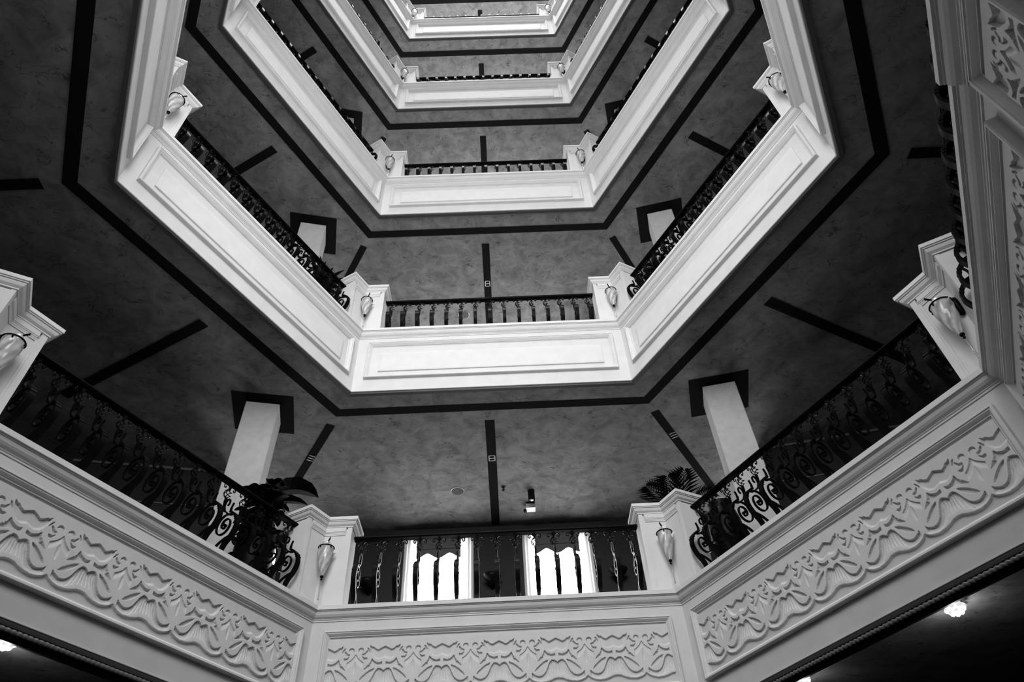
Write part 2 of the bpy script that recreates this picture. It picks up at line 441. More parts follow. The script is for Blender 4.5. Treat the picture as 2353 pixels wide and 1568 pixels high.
# carved fret motif, one period wide, as real relief
S_ = dict(
 A_up=[(0.002, .632), (.071, .615), (.119, .604), (.163, .614), (.202, .630), (.228, .628), (.266, .645)],
 A_lo=[(.009, .534), (.035, .528), (.097, .52), (.166, .533), (.213, .56), (.243, .593), (.266, .644)],
 B=[(.212, .532), (.179, .513), (.14, .502), (.101, .496), (.06, .498), (.031, .505), (.034, .480), (.115, .477), (.186, .470), (.269, .456), (.341, .445), (.300, .466), (.275, .481), (.250, .478), (.245, .488), (.258, .490), (.232, .500)],
 C=[(.396, .365), (.385, .374), (.369, .386), (.305, .414), (.231, .439), (.159, .453), (.194, .423), (.269, .389), (.341, .368)],
 F=[(.452, .355), (.429, .342), (.386, .330), (.338, .323), (.300, .325), (.257, .333), (.225, .348), (.198, .365), (.162, .404), (.130, .433), (.099, .450), (.049, .449), (.004, .432)],
 E=[(.5, .313), (.46, .296), (.383, .280), (.306, .274), (.207, .278), (.127, .289), (.065, .303), (0, .306)],
 CH=[(.5, .572), (.468, .547), (.421, .523), (.353, .501)],
 c1=[(.394, .573), (.347, .579), (.308, .601), (.297, .594), (.333, .566), (.39, .560)],
 c2=[(.391, .554), (.348, .540), (.295, .541), (.309, .524), (.349, .524)],
 c3=[(.31, .625), (.281, .617), (.251, .586), (.274, .590), (.296, .606)])
def motif_mesh(per):
    nx, nz = 170, 160; zlo, zhi = .262, .69; T = .020
    X = np.linspace(-.5, .5, nx + 1); Z = np.linspace(zlo, zhi, nz + 1)
    gx, gz = np.meshgrid(X, Z); s = .5 - np.abs(gx)
    def fn(k):
        p = sorted(S_[k]); return np.interp(s, [a for a, b in p], [b for a, b in p])
    def inside(k):
        P = S_[k]; r = np.zeros(s.shape, bool)
        for j in range(len(P)):
            x1, y1 = P[j]; x2, y2 = P[j - 1]
            c = ((y1 > gz) != (y2 > gz))
            xi = (x2 - x1) * (gz - y1) / ((y2 - y1) or 1e-9) + x1
            r ^= (c & (s < xi))
        return r
    sm = lambda v: np.clip(v, 0, 1) ** 2 * (3 - 2 * np.clip(v, 0, 1))
    h = np.ones(s.shape)
    E = fn('E'); au, al = fn('A_up'), fn('A_lo'); fu = fn('F'); ch = fn('CH')
    fr = (au - gz) / np.maximum(au - al, .004); h = np.where((s < .266) & (fr > 0) & (fr < 1), sm((fr - .7) / .3), h)
    fr = (fu - gz) / np.maximum(fu - E, .01)
    hf = .05 + .95 * sm((fr - .1) / .85)
    for s0 in (.02, .055, .10, .16):
        hf = hf - .22 * np.exp(-((s - s0 - .12 * np.clip(fr - .3, 0, 1) * (s0 / .1)) / .008) ** 2) * ((fr > .1) & (fr < .75))
    h = np.where((s < .452) & (fr > 0) & (gz > E), hf, h)
    fr = (ch - gz) / .055; h = np.where((s > .353) & (fr > 0) & (fr < 1), .45 + .55 * sm(fr), h)
    h[inside('B')] = 0
    c = inside('C'); h[c] = .12
    for k in ('c1', 'c2', 'c3'): h[inside(k)] = .1
    dx = (s - .418) * per; dz = gz - .603
    h[(np.hypot(dx, dz) < .0215) & (np.hypot(dx, dz + .010) > .0185)] = .1
    h[(np.hypot((s - .437) * per, gz - .322) < .006)] = .1
    el = np.hypot((s - .5) / .026, (gz - .462) / .052); h = np.where(el < 1, h - .35 * (1 - el) ** .5, h)
    h[gz < E] = 0
    k = np.pad(h, 1, mode='edge')
    h = (k[1:-1, 1:-1] * 4 + k[:-2, 1:-1] + k[2:, 1:-1] + k[1:-1, :-2] + k[1:-1, 2:]) / 8
    keep = h > -1
    vs = np.stack([gx * per, -h * T - .001, gz], -1).reshape(-1, 3)
    w_ = nx + 1; fs = []
    for j in range(nz):
        for i in range(nx):
            a = j * w_ + i
            if gz[j + 1, i] < E[j + 1, i] - .012 and gz[j + 1, i + 1] < E[j + 1, i + 1] - .012: continue
            fs.append((a, a + 1, a + 1 + w_, a + w_))
    V_ = [tuple(p) for p in vs]
    def skirt(idx):
        o = len(V_)
        for a in idx: V_.append((V_[a][0], 0.002, V_[a][2]))
        for q in range(len(idx) - 1): fs.append((idx[q], idx[q + 1], o + q + 1, o + q))
    skirt([j * w_ for j in range(nz + 1)]); skirt([j * w_ + nx for j in range(nz + 1)]); skirt([nz * w_ + i for i in range(nx + 1)])
    me = bpy.data.meshes.new('carved_motif'); me.from_pydata(V_, [], fs); me.materials.append(CARVED); me.update()
    return me
MOTIF = motif_mesh(.47)

trim_n = 0
fascia_mesh = {}
for lv in range(1, 7):
    for i in range(6):
        if i == 3 and lv >= OPEN_BACK: continue
        s = SIDE[i]; L = s['L']; trim_n += 1
        z = ZB[lv]
        kind = 'carved' if lv == 1 else 'panelled'
        key = (i,)
        if key not in fascia_mesh:
            fascia_mesh[key] = dict(face=mould([(0, 0), (0, .878), (-.28, .878), (-.28, 0)], L, s['a0'], s['a1'], True).mesh('fascia', STONE),
                                    crown=mould(CROWN, L, s['a0'], s['a1'], True).mesh('crown_moulding', STONE),
                                    base=mould(BASE, L, s['a0'], s['a1'], True).mesh('base_moulding', STONE),
                                    gap=mould([(-.05, -.001), (-.006, -.001), (-.012, -.020), (-.05, -.026)], L, s['a0'], s['a1'], True).mesh('shadow_moulding', DARKTRIM))
        fm = fascia_mesh[key]
        root = link('trim_%d' % trim_n, fm['face'], None, (s['o'][0], s['o'][1], z), s['rot'])
        tag(root, '%s white stone fascia on the %s side of the %s balcony' % (kind, SIDE_NAME[i], LEVEL_NAME[lv]), 'fascia', kind='structure')
        link('crown_moulding', fm['crown'], root); link('base_moulding', fm['base'], root)
        if lv > 1: link('shadow_moulding', fm['gap'], root)
        t0, t1, za, zb = .125, L - .125, .190, .775
        if lv == 1 and i == 2: t1 = 2.02
        rect_frame(t0, za, t1, zb, FRAME).build('panel_frame', STONE, root)
        if lv > 1:
            rp = rect_frame(t0 + .155, .305, t1 - .155, .600, [(0, -.004), (0, .018), (.014, .021)])
            q = len(rp.v); rp.f.append((q - 4, q - 3, q - 2, q - 1))
            rp.build('raised_panel', STONE, root)
        else:
            t_in0, t_in1 = t0 + .05, t1 - .05
            n = max(1, round((t_in1 - t_in0) / .475)); per = (t_in1 - t_in0) / n
            for k in range(n):
                o = link('carved_motif', MOTIF, root, (t_in0 + per * (k + .5), 0, 0)); o.scale = (per / .47, 1, 1)
            # rope cornice and dark cove below the lowest fascia
            mould([(-.02, -.001), (.004, -.001), (.012, -.012), (.012, -.03), (.0, -.04), (-.012, -.075), (-.03, -.09), (-.05, -.09), (-.05, -.001)], L, s['a0'], s['a1'], True).build('dark_cornice', DARKTRIM, root)
            # twisted rope
            rp = MB(); rings = []; k0, k1 = math.tan(s['a0'] / 2), math.tan(s['a1'] / 2)
            dd = .004; xa, xb = dd * k0, L - dd * k1; m_ = 420
            for k in range(m_ + 1):
                x = xa + (xb - xa) * k / m_; ring = []
                for j in range(8):
                    a = 2 * math.pi * j / 8; r = .016 * (1 + .22 * math.cos(2 * (a - x * 2 * math.pi / .07)))
                    ring.append((x, -dd - .008 + r * math.cos(a), -.055 + r * math.sin(a)))
                rings.append(ring)
            rp.rings(rings); rp.build('rope_moulding', ROPE, root, smooth=True)
        if lv == 1 and i == 2:
            # projecting bay near the end of the near right fascia
            d = .045; b0, b1 = 2.15, 2.86
            bay = MB(); bay.box((b0, -d, 0), (b1, 0.02, .885))
            n_ = len(CROWN)
            A = [(b0, -(e + d), zz) for e, zz in CROWN]; B = [(b1, -(e + d), zz) for e, zz in CROWN]
            bay.add(A + B, [(j, (j + 1) % n_, n_ + (j + 1) % n_, n_ + j) for j in range(n_)] + [tuple(range(n_)), tuple(range(2 * n_ - 1, n_ - 1, -1))])
            bay.build('projecting_bay', STONE, root)
            rect_frame(2.24, za, 2.68, zb, FRAME, d).build('panel_frame', STONE, root)
            o = link('carved_motif', MOTIF, root, (2.46, -d, 0)); o.scale = (.34 / .47, 1, 1)

# ------------------------------------------------------------------ corner pedestals
WL, WT, PF = .22, .23, -.05
def ped_ring(i, e, z, front=None, length=None):
    """plan of the V shaped pedestal at vertex i grown by e (world xy relative to the vertex)"""
    o = V[i]; p, q = SIDE[i - 1], SIDE[i]
    f = e if front is None else front
    w_ = WL + e if length is None else length
    def on(sd, u, d):   # u along the side away from the corner, d inwards
        sg = 1 if sd is q else -1
        return (o[0] + sd['t'][0] * u * sg - sd['n'][0] * d, o[1] + sd['t'][1] * u * sg - sd['n'][1] * d)
    b = -(WT + e)
    f += PF; b += PF
    pts = [on(p, w_, f), inset(i, f), on(q, w_, f), on(q, w_, b), inset(i, b), on(p, w_, b)]
    return [(x - o[0], y - o[1], z) for x, y in pts]
CAP = [(.0, 1.832), (.010, 1.834), (.010, 1.844), (.016, 1.848), (.028, 1.857), (.037, 1.874), (.037, 1.882), (.047, 1.884), (.047, 1.892), (.056, 1.894), (.056, 1.926)]
def pedestal(i, lv):
    e = empty('corner_pedestal', (V[i][0], V[i][1], ZB[lv]))
    tag(e, 'white stone pedestal with moulded cap at the %s corner of the %s balcony' % (CORNER_NAME[i], LEVEL_NAME[lv]), 'pedestal', 'corner pedestals of the balconies')
    key = i
    if key not in PED:
        o = {}
        m_ = MB(); m_.rings([ped_ring(i, 0, LEDGE, -.016), ped_ring(i, 0, 1.825, -.016)]); o['body'] = m_
        m_ = MB(); m_.rings([ped_ring(i, c, z) for c, z in CAP]); o['cap'] = m_
        m_ = MB(); m_.rings([ped_ring(i, .022, LEDGE), ped_ring(i, .022, 1.035), ped_ring(i, .010, 1.05), ped_ring(i, .0, 1.055)]); o['plinth'] = m_
        def band(z0, z1, prof):
            m_ = MB(); rr = []
            for d, z in prof:
                r = ped_ring(i, 0, z, d, WL - .056); r2 = ped_ring(i, 0, z, -.03, WL - .056)
                rr.append([r[0], r[1], r[2], r2[2], r2[1], r2[0]])
            m_.rings(rr); return m_
        o['top_moulding'] = band(0, 0, [(-.014, 1.755), (-.008, 1.755), (-.008, 1.764), (-.004, 1.770), (-.004, 1.780), (.0, 1.780), (.001, 1.790), (.005, 1.790), (.005, 1.834)])
        for k, sd in enumerate((SIDE[i - 1], SIDE[i])):
            sg = -1 if k == 0 else 1; m_ = MB()
            def on(u, d):
                d += PF
                return (sd['t'][0] * u * sg - sd['n'][0] * d, sd['t'][1] * u * sg - sd['n'][1] * d)
            m_.prism([on(WL - .042, .0), on(WL + .001, .0), on(WL + .001, -.03), on(WL - .042, -.03)], 1.05, 1.834)
            m_.prism([on(WL - .058, -.008), on(WL - .04, -.008), on(WL - .04, -.03), on(WL - .058, -.03)], 1.05, 1.78)
            o['stile%d' % k] = m_
        import bmesh
        PED[key] = {}
        for nm, m_ in o.items():
            me = m_.mesh(nm, STONE)
            bm = bmesh.new(); bm.from_mesh(me); bmesh.ops.recalc_face_normals(bm, faces=bm.faces); bm.to_mesh(me); bm.free()
            PED[key][nm] = me
    for nm, me in PED[key].items():
        link('stile' if nm.startswith('stile') else nm, me, e)
    return e
PED = {}
for lv in range(1, 7):
    for i in (0, 1, 2, 5):
        pedestal(i, lv)

# ------------------------------------------------------------------ glass sconces on the pedestals (local x = inwards along the bisector)
def make_sconce():
    e = empty('glass_sconce')
    cx = .118
    prof = [(.009, -.285), (.015, -.275), (.024, -.25), (.036, -.21), (.048, -.165), (.058, -.12), (.065, -.075), (.068, -.035), (.068, 0), (.064, 0), (.062, -.035), (.058, -.08), (.04, -.17), (.01, -.27)]
    m_ = MB(); tw = lambda a, z: 1 + .085 * abs(math.cos(2.5 * (a - z * 10))) - .04
    fine = []
    for k in range(len(prof) - 1):
        for q in range(3):
            u = q / 3; fine.append((prof[k][0] * (1 - u) + prof[k + 1][0] * u, prof[k][1] * (1 - u) + prof[k + 1][1] * u))
    fine.append(prof[-1])
    m_.lathe(fine, 40, (cx, 0, 0), tw, cap=False); m_.build('glass_shade', GLASS, e, smooth=True, fix=False)
    m_ = MB(); N = 36
    rings = []
    for k in range(N + 1):
        a = 2 * math.pi * k / N
        rings.append([(cx + (.073 + .0055 * math.cos(b)) * math.cos(a), (.073 + .0055 * math.cos(b)) * math.sin(a), .004 + .0055 * math.sin(b)) for b in [2 * math.pi * j / 6 for j in range(6)]])
    m_.rings(rings, False, False)
    for a in (.3, 2.2, 3.6, 5.2):
        m_.lathe([(.004, -.02), (.007, -.012), (.004, -.002)], 8, (cx + .074 * math.cos(a), .074 * math.sin(a), 0))
    m_.build('metal_ring', IRON, e, smooth=True)
    m_ = MB(); m_.lathe([(.002, .075), (.022, .07), (.04, .055), (.05, .03), (.052, 0), (.046, -.03), (.03, -.05)], 20, (cx, 0, 0)); m_.build('glass_globe', GLASS, e, smooth=True)
    m_ = MB(); m_.tube(cat([(.012, 0, -.02), (.02, 0, .035), (.06, 0, .055), (.12, 0, .05), (.20, 0, .075)], 5), lambda u: .011 - .006 * u, 8)
    for k in range(7):
        x = .11 + .014 * k; m_.lathe([(.003, -.006), (.0085, 0), (.003, .006)], 8, (x, 0, .052 + .002 * k))
    m_.build('twisted_spike', IRON, e, smooth=True)
    m_ = MB(); m_.lathe([(.006, -.09), (.022, -.07), (.034, -.02), (.036, .02), (.026, .06), (.008, .08)], 14, (.012, 0, -.01)); m_.build('bracket', IRON, e, smooth=True)
    m_ = MB(); m_.lathe([(.006, -.325), (.005, -.318), (.011, -.312), (.006, -.305), (.006, -.30), (.015, -.292), (.017, -.283), (.012, -.272)], 14, (cx, 0, 0)); m_.build('finial', IRON, e, smooth=True)
    m_ = MB(); m_.lathe([(.004, -.505), (.0075, -.50), (.0055, -.49), (.0055, -.32)], 8, (cx, 0, 0)); m_.build('drop_rod', METAL, e, smooth=True)
    m_ = MB(); m_.rings([[(cx - .01, .062, -.04), (cx + .01, .062, -.04), (cx + .008, .07, -.075), (cx - .008, .066, -.075)], [(cx - .006, .085, -.028), (cx + .006, .085, -.028), (cx + .004, .085, -.04), (cx - .004, .085, -.04)], [(cx - .001, .105, -.02), (cx + .001, .105, -.02), (cx + .001, .105, -.022), (cx - .001, .105, -.022)]])
    m_.build('glass_leaf', GLASS, e)
    return e
sc0 = make_sconce(); first = True
for lv in range(1, 6):
    for i in (0, 1, 2, 5):
        o = sc0 if first else copy_tree(sc0); first = False
        a, b = inset(i, -.06), inset(i, 1)
        o.location = (a[0], a[1], ZB[lv] + 1.565); o.rotation_euler = (0, 0, math.atan2(b[1] - a[1], b[0] - a[0]))
        tag(o, 'swirled glass cone sconce at the %s corner pedestal of the %s balcony' % (CORNER_NAME[i], LEVEL_NAME[lv]), 'sconce', 'glass sconces on the pedestals')

# ------------------------------------------------------------------ wrought iron balustrades
BD, BZ = -.10, .065
def Y(pts): return [(-d - BD, z + (BZ if z > LEDGE else 0)) for d, z in pts]
def baluster_meshes():
    b = MB()
    # main belly strap
    b.strap(Y(cat([(-.005, LEDGE), (-.012, 1.04), (.012, 1.10), (.062, 1.155), (.090, 1.215), (.094, 1.265), (.075, 1.325), (.030, 1.375), (-.018, 1.405), (-.026, 1.44), (-.018, 1.475), (-.010, 1.492)], 5)), lambda u: min(.044, .026 + u * .12) if u < .66 else max(.013, .044 - (u - .66) * .25), lambda u: .018 if u < .85 else .013)
    b.strap(Y(cat([(-.150, LEDGE), (-.130, 1.05), (-.075, 1.115), (-.005, 1.150), (.045, 1.160)], 5)), .020, .011)
    # back scroll rising to the horn curl
    b.strap(Y(cat([(.02, 1.375), (-.03, 1.385), (-.075, 1.42), (-.112, 1.458), (-.122, 1.50), (-.108, 1.545), (-.082, 1.553), (-.066, 1.53), (-.070, 1.50), (-.085, 1.492)], 5)), lambda u: .024 - .011 * min(1, u * 2), .012)
    # stem up to the basket
    b.strap(Y(cat([(-.105, 1.44), (-.128, 1.50), (-.135, 1.55), (-.132, 1.585)], 4)), .018, .018)
    # outer loop and inner spiral
    loop = []
    for k in range(34):
        a = math.radians(70 + k * 17.5); q = k / 33
        rx = .098 * (1 - .78 * q ** 1.15); rz = .108 * (1 - .78 * q ** 1.15)
        loop.append((-.058 + .012 * q + rx * math.cos(a), 1.287 + .0 * q + rz * math.sin(a)))
    b.strap(Y(loop), .018, .011)
    b.tube([(x, .052 - BD, 1.29 + BZ) for x in (-.02, -.008, .008, .02)], .013, 8)
    # collar bands on the belly
    for zc, dc in ((1.30, .086), (1.325, .074)):
        b.box((-.025, -dc - BD - .012, zc + BZ - .007), (.025, -dc - BD + .012, zc + BZ + .007))
    # neck and leaf under the rail with two small curls along the rail
    b.lathe([(.008, 1.665), (.013, 1.675), (.009, 1.685), (.011, 1.70), (.018, 1.712)], 8, (0, .12 - BD, BZ))
    bal = b.mesh('baluster', IRON)
    c = MB()
    for sg in (-1, 1):
        path = cat([(0, .12, 1.672), (sg * .014, .12, 1.690), (sg * .034, .12, 1.703), (sg * .056, .12, 1.696), (sg * .063, .12, 1.675), (sg * .052, .12, 1.661), (sg * .042, .12, 1.672), (sg * .047, .12, 1.680)], 4)
        c.tube(path, .0055, 5)
    for sg in (-1, 0, 1):
        c.tube([(0, .118, 1.67), (sg * .012, .116, 1.69), (sg * .02, .112, 1.705)], lambda u: .006 - .002 * u, 5)
    c.v = [(x, y - BD, z + BZ) for x, y, z in c.v]
    curl = c.mesh('curl', IRON)
    k_ = MB()
    for j in range(4):
        path = []
        for k in range(13):
            u = k / 12; a = j * math.pi / 2 + u * math.pi * 1.25; r = .004 + .030 * math.sin(math.pi * u) ** .8
            path.append((r * math.cos(a), .131 + r * math.sin(a), 1.582 + .088 * u))
        k_.tube(path, .0042, 5)
    k_.v = [(x, y - BD, z + BZ) for x, y, z in k_.v]
    bask = k_.mesh('basket', IRON)
    return bal, curl, bask
BAL, CURL, BASK = baluster_meshes()
for lv in range(1, 6):
    for i in ((0, 1, 2, 5) if lv == 1 else (0, 1, 5)):
        s = SIDE[i]; L = s['L']
        e = empty('balustrade', (s['o'][0], s['o'][1], ZB[lv]), s['rot'])
        tag(e, 'black wrought iron scroll balustrade on the %s side of the %s balcony' % (SIDE_NAME[i], LEVEL_NAME[lv]), 'balustrade', 'wrought iron balustrades')
        x0, x1 = WL, L - WL
        m_ = MB(); pr = [(-.152, 1.716), (-.088, 1.716), (-.084, 1.722), (-.084, 1.738), (-.092, 1.748), (-.112, 1.754), (-.128, 1.754), (-.148, 1.748), (-.156, 1.738), (-.156, 1.722)]
        m_.rings([[(x0, -d - BD, z + BZ) for d, z in pr], [(x1, -d - BD, z + BZ) for d, z in pr]]); m_.build('handrail', IRON, e)
        m_ = MB(); rings = []; n = int((x1 - x0) / .009)
        for k in range(n + 1):
            x = x0 + (x1 - x0) * k / n; r = .0065 + (.0035 if k % 2 else -.0015)
            rings.append([(x, .084 - BD + r * math.cos(a), 1.728 + BZ + r * math.sin(a)) for a in [2 * math.pi * j / 6 for j in range(6)]])
        m_.rings(rings); m_.build('beaded_edge', IRON, e, smooth=True)
        n = 15; w0 = WL + .085
        for k in range(n):
            x = w0 + (L - 2 * w0) * k / (n - 1)
            b = link('baluster', BAL, e, (x, 0, 0))
            link('curl', CURL, b)
            link('basket', BASK, b)

# ------------------------------------------------------------------ things on the ceiling of the lowest balcony
ZC = ZB[2]
GRILLE = mat('speaker grille', 0.06, 0.9, 0.05)
for lv, xy in ((2, (-.541, 2.08)), (3, (-.486, 2.096))):
    e = empty('ceiling_speaker', (*xy, ZB[lv] - .003)); tag(e, 'round recessed speaker in the ceiling of the %s balcony, left of the middle stripe' % LEVEL_NAME[lv - 1], 'speaker')
    m_ = MB(); m_.lathe([(.095, .0), (.095, -.006), (.085, -.010), (.078, -.006), (.078, 0)], 32); m_.build('rim', METAL, e, smooth=True)
    m_ = MB(); m_.lathe([(.086, 0), (.086, -.011), (.001, -.012)], 32); m_.build('grille', GRILLE, e)
e = empty('sprinkler', (.085, 2.03, ZC)); tag(e, 'small dark sprinkler head beside the middle ceiling stripe', 'sprinkler')
m_ = MB(); m_.lathe([(.032, 0), (.032, -.008), (.014, -.012), (.014, -.028)], 14); m_.build('base', POT, e)
m_ = MB(); m_.lathe([(.006, -.028), (.006, -.05), (.024, -.052), (.024, -.056), (.008, -.06), (.006, -.075)], 14); m_.build('deflector', POT, e)
e = empty('spotlight', (.462, 2.16, ZC)); tag(e, 'black cylindrical spotlight hanging from the ceiling of the lowest balcony', 'spotlight')
m_ = MB(); m_.lathe([(.05, 0), (.05, -.01), (.046, -.012), (.046, -.15), (.042, -.155), (.04, -.14)], 20); m_.build('housing', POT, e, smooth=False)
m_ = MB(); m_.lathe([(.03, -.140), (.028, -.152), (.012, -.156), (.001, -.157)], 16); m_.build('lens', METAL, e, smooth=True)
e = empty('security_camera', (.455, 2.50, ZC)); tag(e, 'pale box security camera with dark lens under the ceiling of the lowest balcony', 'camera')
m_ = MB(); m_.box((-.06, -.07, -.02), (.06, .0, .0)); m_.build('mount', POT, e)
m_ = MB(); m_.box((-.065, -.055, -.085), (.065, .06, -.02)); m_.build('housing', WHITEP, e)
m_ = MB(); m_.lathe([(.022, -.03), (.022, .01), (.016, .014)], 14, (-.078, .02, -.08)); m_.build('lens', POT, e)
# access hatch: thin joint lines
e = empty('access_hatch', (.285, 2.78, ZC)); tag(e, 'flush access hatch outlined in the ceiling beside the middle stripe', 'hatch')
m_ = MB(); m_.box((-.183, -.17, -.002), (.183, .17, .0)); m_.build('panel', PLASTER, e)
m_ = MB()
for a, b in (((-.19, -.177), (.19, -.171)), ((-.19, .171), (.19, .177)), ((-.19, -.177), (-.184, .177)), ((.184, -.177), (.19, .177))): m_.box((*a, -.0015), (*b, 0))
m_.build('joint', DARKTRIM, e)
# twin slot fittings on the black stripes
for lv in (2, 3):
    yv = 1.37
    e = empty('air_vent', (-.047, yv if lv == 2 else 1.42, ZB[lv] - .006)); tag(e, 'small double framed vent in the middle black ceiling stripe above the %s balcony' % LEVEL_NAME[lv - 1], 'vent')
    m_ = MB(); h, k = .043, .06
    for a, b in (((-h, -k), (h, -k + .012)), ((-h, k - .012), (h, k)), ((-h, -k), (-h + .012, k)), ((h - .012, -k), (h, k)), ((-h, -.005), (h, .005))): m_.box((*a, -.004), (*b, 0))
    m_.build('frame', METAL, e)
    m_ = MB(); m_.box((-h, -k, -.001), (h, k, 0)); m_.build('backing', BLACK, e)
for i in (0, 1):
    a, b = inset(i, -.565), inset(i, -2.3); u = .366 if i == 0 else .28
    an = math.atan2(b[1] - a[1], b[0] - a[0])
    e = empty('air_vent', (a[0] + (b[0] - a[0]) * u, a[1] + (b[1] - a[1]) * u, ZB[2] - .006), an); tag(e, 'slotted vent in the slanting ceiling stripe at the %s corner, lowest balcony' % CORNER_NAME[i], 'vent')
    for k in range(3):
        m_ = MB(); m_.box((-.05 + .05 * k, -.05, -.004), (-.043 + .05 * k, .03, 0)); m_.build('slot', METAL, e)

# crystal downlights under the lowest balcony
def downlight():
    e = empty('downlight')
    m_ = MB(); m_.lathe([(.055, 0), (.055, -.006), (.04, -.012), (.03, -.006)], 24); m_.build('rim', METAL, e, smooth=True)
    m_ = MB(); m_.lathe([(.03, -.004), (.03, -.014), (.001, -.016)], 16); m_.build('bulb', BULB, e)
    for ring_n, rr, zz, q in ((8, .048, -.035, .021), (6, .03, -.055, .021), (1, 0, -.065, .022)):
        for k in range(ring_n):
            a = 2 * math.pi * k / ring_n
            m_ = MB(); m_.lathe([(.001, -q), (q * .7, -q * .6), (q, 0), (q * .7, q * .6), (.001, q)], 8, (rr * math.cos(a), rr * math.sin(a), zz)); m_.build('crystal', CRYST, e)
    l = bpy.data.lights.new('downlight_lamp', 'POINT'); l.energy = 2.2; l.shadow_soft_size = .03
    return e, l
CRYST = mat('lamp crystal', 0.9, 0.05, 0.8, emit=0.7)
d0, dl = downlight()
spots = [(1, .87, .18), (1, 2.14, .245), (5, None, None)]
for k, (i, u, n) in enumerate(spots):
    s = SIDE[i]
    if i == 5: u, n = s['L'] - 2.28, .18
    o = d0 if k == 0 else copy_tree(d0)
    p = (s['o'][0] + s['t'][0] * u + s['n'][0] * n, s['o'][1] + s['t'][1] * u + s['n'][1] * n)
    o.location = (p[0], p[1], ZB[1] + .001)
    tag(o, ['lit crystal downlight under the right slanting balcony, nearer the front corner', 'lit crystal downlight under the right slanting balcony, nearer the right corner', 'lit crystal downlight under the left slanting balcony'][k], 'downlight', 'crystal downlights')
    lo = bpy.data.objects.new('downlight_lamp', dl); C.objects.link(lo); lo.parent = o; lo.location = (0, 0, -.10)

# ------------------------------------------------------------------ wall lamps on the front wall
for k, x in enumerate((-1.80, -.118, 1.60)):
    e = empty('bowl_lamp', (x, 3.03, ZB[1] + 2.72)); tag(e, 'dark bowl wall lamp %s on the front wall of the lowest balcony' % ['left of the windows', 'between the two windows', 'right of the windows'][k], 'wall lamp')
    m_ = MB(); m_.lathe([(.001, -.10), (.05, -.09), (.10, -.05), (.13, .0), (.12, .004), (.09, -.04), (.001, -.08)], 24, (0, -.16, 0)); m_.build('bowl', POT, e, smooth=True)
    m_ = MB(); m_.tube([(0, 0, -.05), (0, -.06, -.09), (0, -.14, -.10)], .012, 8); m_.build('arm', IRON, e, smooth=True)
    m_ = MB(); m_.rings([[(.05 * math.cos(a), y, -.05 + .08 * math.sin(a)) for a in [2 * math.pi * j / 18 for j in range(18)]] for y in (0, -.012)]); m_.build('backplate', IRON, e)

# ------------------------------------------------------------------ plants and urns
def frond(mb, base, az, length, rise, droop, nl=17, lw=.022, ll=.26, rr=R3):
    d = (math.cos(az), math.sin(az)); pts = []
    for k in range(13):
        u = k / 12; r = length * u * (1 - .12 * u); pts.append(Vector((base[0] + d[0] * r, base[1] + d[1] * r, base[2] + rise * u - droop * u * u)))
    mb.tube(pts, lambda u: .008 * (1 - .8 * u) + .001, 5)
    for k in range(nl):
        u = .22 + .78 * k / (nl - 1); x = u * 12; j = min(int(x), 11); p = pts[j].lerp(pts[j + 1], x - j); tg = (pts[j + 1] - pts[j]).normalized()
        sd = tg.cross(Vector((0, 0, 1))).normalized(); up = sd.cross(tg).normalized()
        for sg in (-1, 1):
            l = ll * (math.sin(math.pi * (.15 + .8 * u)) ** .7) * rr.uniform(.9, 1.1)
            dr = (sd * sg * .75 + tg * .8 + up * .12).normalized(); wv = tg.cross(dr).cross(dr).normalized() * (lw / 2)
            a, b, c = p, p + dr * l * .45 - Vector((0, 0, .01)), p + dr * l - Vector((0, 0, .06 * l / .25))
            nv = dr.cross(wv).normalized() * .0012
            vs = []
            for q in (nv, -nv): vs += [a + q, b + wv + q, c + q, b - wv + q]
            mb.add(vs, [(0, 1, 2, 3), (7, 6, 5, 4), (0, 4, 5, 1), (1, 5, 6, 2), (2, 6, 7, 3), (3, 7, 4, 0)])
def leaf(mb, base, az, elev, length, width, curl=.3, serr=0):
    """broad curved leaf with thickness"""
    d = Vector((math.cos(az), math.sin(az), 0)); sd = Vector((-d.y, d.x, 0)); n = 10; top = []; rows = []
    p = Vector(base); el = elev
    for k in range(n + 1):
        u = k / n; wd = width / 2 * (math.sin(math.pi * min(1, u * .93 + .06)) ** .75) * (1 + (serr * (-1) ** k))
        if k == n: wd = .003
        up = Vector((0, 0, 1)) * math.cos(el) - d * math.sin(el)
        rows.append([p - sd * wd + up * wd * .25, p, p + sd * wd + up * wd * .25])
        p = p + (d * math.cos(el) + Vector((0, 0, 1)) * math.sin(el)) * (length / n); el -= curl * 2 / n
    o = Vector((0, 0, -.003)); vs = [q for r in rows for q in r]; m = len(vs); vs += [q + o for q in vs]; fs = []
    for k in range(n):
        for j in range(2):
            a = k * 3 + j; fs.append((a, a + 1, a + 4, a + 3)); fs.append((m + a + 3, m + a + 4, m + a + 1, m + a))
        for j in (0, 2):
            a = k * 3 + j; fs.append((a, a + 3, m + a + 3, m + a))
    mb.add(vs, fs)
def side_pt(i, u, back):
    s = SIDE[i]; return (s['o'][0] + s['t'][0] * u + s['n'][0] * back, s['o'][1] + s['t'][1] * u + s['n'][1] * back)
URN = [(.10, 0), (.11, .02), (.10, .05), (.12, .12), (.155, .35), (.175, .62), (.17, .82), (.14, .93), (.11, .97), (.12, 1.0), (.125, 1.02), (.10, 1.02), (.09, .97)]
def pot(e, k=1.0, prof=URN, hz=1.0):
    m_ = MB(); m_.lathe([(r * k, z * hz) for r, z in prof], 28); return m_.build('pot', POT, e, smooth=True)
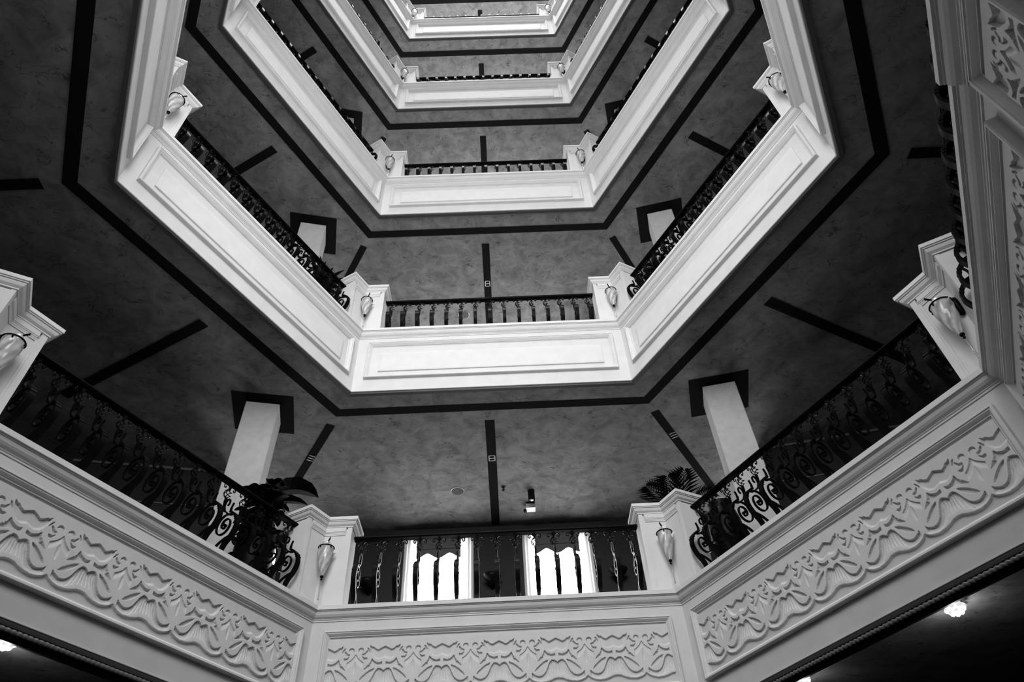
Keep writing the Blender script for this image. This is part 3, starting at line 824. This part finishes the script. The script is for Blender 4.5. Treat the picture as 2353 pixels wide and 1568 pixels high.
# tall urn at the right
p = side_pt(1, .34, .45); e = empty('tall_urn', (p[0], p[1], ZB[1] + FLOOR)); tag(e, 'tall dark glazed urn behind the right slanting balustrade of the lowest balcony', 'urn')
pot(e, .92)
m_ = MB(); m_.lathe([(.13, .62), (.168, .62), (.168, .66), (.13, .66)], 28); m_.build('band', IRON, e)
# palm beside it
e = empty('potted_palm', (1.98, .50, ZB[1] + FLOOR)); tag(e, 'dark feathery palm rising behind the front right pedestal of the lowest balcony', 'plant')
pot(e, .9, [(.14, 0), (.19, .3), (.2, .38), (.18, .38), (.17, .34)])
m_ = MB(); m_.tube([(0, 0, .3), (0, 0, .95), (-.02, 0, 1.22)], .03, 8); m_.build('trunk', LEAF, e)
for k, (az, ln, ri, dr) in enumerate(((2.95, .62, .50, .42), (2.4, .40, .62, .2), (1.6, .32, .66, .14), (.5, .36, .62, .18), (-.3, .42, .54, .26), (3.6, .42, .58, .24), (-1.3, .3, .62, .16), (4.3, .38, .55, .2), (2.7, .52, .40, .28), (1.0, .5, .5, .3))):
    f_ = MB(); frond(f_, (-.02, 0, 1.20), az, ln, ri, dr, 11, .028, .30); f_.build('frond', LEAF, e)
# broad leaved plant at the left
p = side_pt(5, SIDE[5]['L'] - .42, .47); e = empty('potted_plant', (p[0], p[1], ZB[1] + FLOOR)); tag(e, 'dark broad leaved potted plant behind the left slanting balustrade of the lowest balcony', 'plant')
pot(e, 1.05)
rr = random.Random(3); f_ = MB()
for k in range(240):
    a = rr.uniform(0, 6.28); z = rr.uniform(.35, 1.38); r = rr.uniform(.02, .15)
    leaf(f_, (r * math.cos(a), r * math.sin(a), z), a, rr.uniform(-.3, .8), rr.uniform(.08, .16), rr.uniform(.06, .11), .6)
f_.build('foliage', LEAF, e)['kind'] = 'stuff'
for az, el, ln, wd, crl, bz in ((.45, 1.25, .62, .34, .95, 1.2), (.15, .5, .42, .16, .5, 1.2), (1.6, .9, .4, .18, .4, 1.2), (2.6, .8, .34, .16, .6, 1.2), (-.6, .5, .36, .16, .6, 1.18), (3.9, .8, .3, .14, .5, 1.2)):
    f_ = MB(); leaf(f_, (0, 0, bz), az, el, ln, wd, crl, .05); f_.build('leaf', LEAF, e)
f_ = MB(); f_.tube([(0, 0, .9), (0, 0, 1.25)], .02, 8); f_.build('stem', LEAF, e)
# plants on the second balcony
p = side_pt(5, SIDE[5]['L'] - .40, .50); e = empty('potted_plant', (p[0], p[1], ZB[2] + FLOOR)); tag(e, 'spiky dark potted plant behind the left slanting balustrade of the second lowest balcony', 'plant')
pot(e, .9, hz=.8)
rr = random.Random(5)
for k in range(16):
    a = k * 2.4; f_ = MB(); leaf(f_, (0, 0, .82), a, rr.uniform(1.1, 1.45), rr.uniform(.45, .68), rr.uniform(.06, .09), rr.uniform(.2, .9)); f_.build('leaf', LEAF, e)
f_ = MB()
for k in range(110):
    a = rr.uniform(0, 6.28); z = rr.uniform(.45, 1.1); r = rr.uniform(.02, .12)
    leaf(f_, (r * math.cos(a), r * math.sin(a), z), a, rr.uniform(-.5, .9), rr.uniform(.08, .2), rr.uniform(.03, .06), .6)
f_.build('foliage', LEAF, e)['kind'] = 'stuff'
p = side_pt(1, .52, .50); e = empty('potted_plant', (p[0], p[1], ZB[2] + FLOOR)); tag(e, 'low bushy dark potted plant behind the right slanting balustrade of the second lowest balcony', 'plant')
pot(e, .9, hz=.7)
for k in range(12):
    f_ = MB(); frond(f_, (0, 0, .68), k * 2.4, rr.uniform(.25, .4), rr.uniform(.35, .5), rr.uniform(.1, .3), 13, .022, .16); f_.build('frond', LEAF, e)
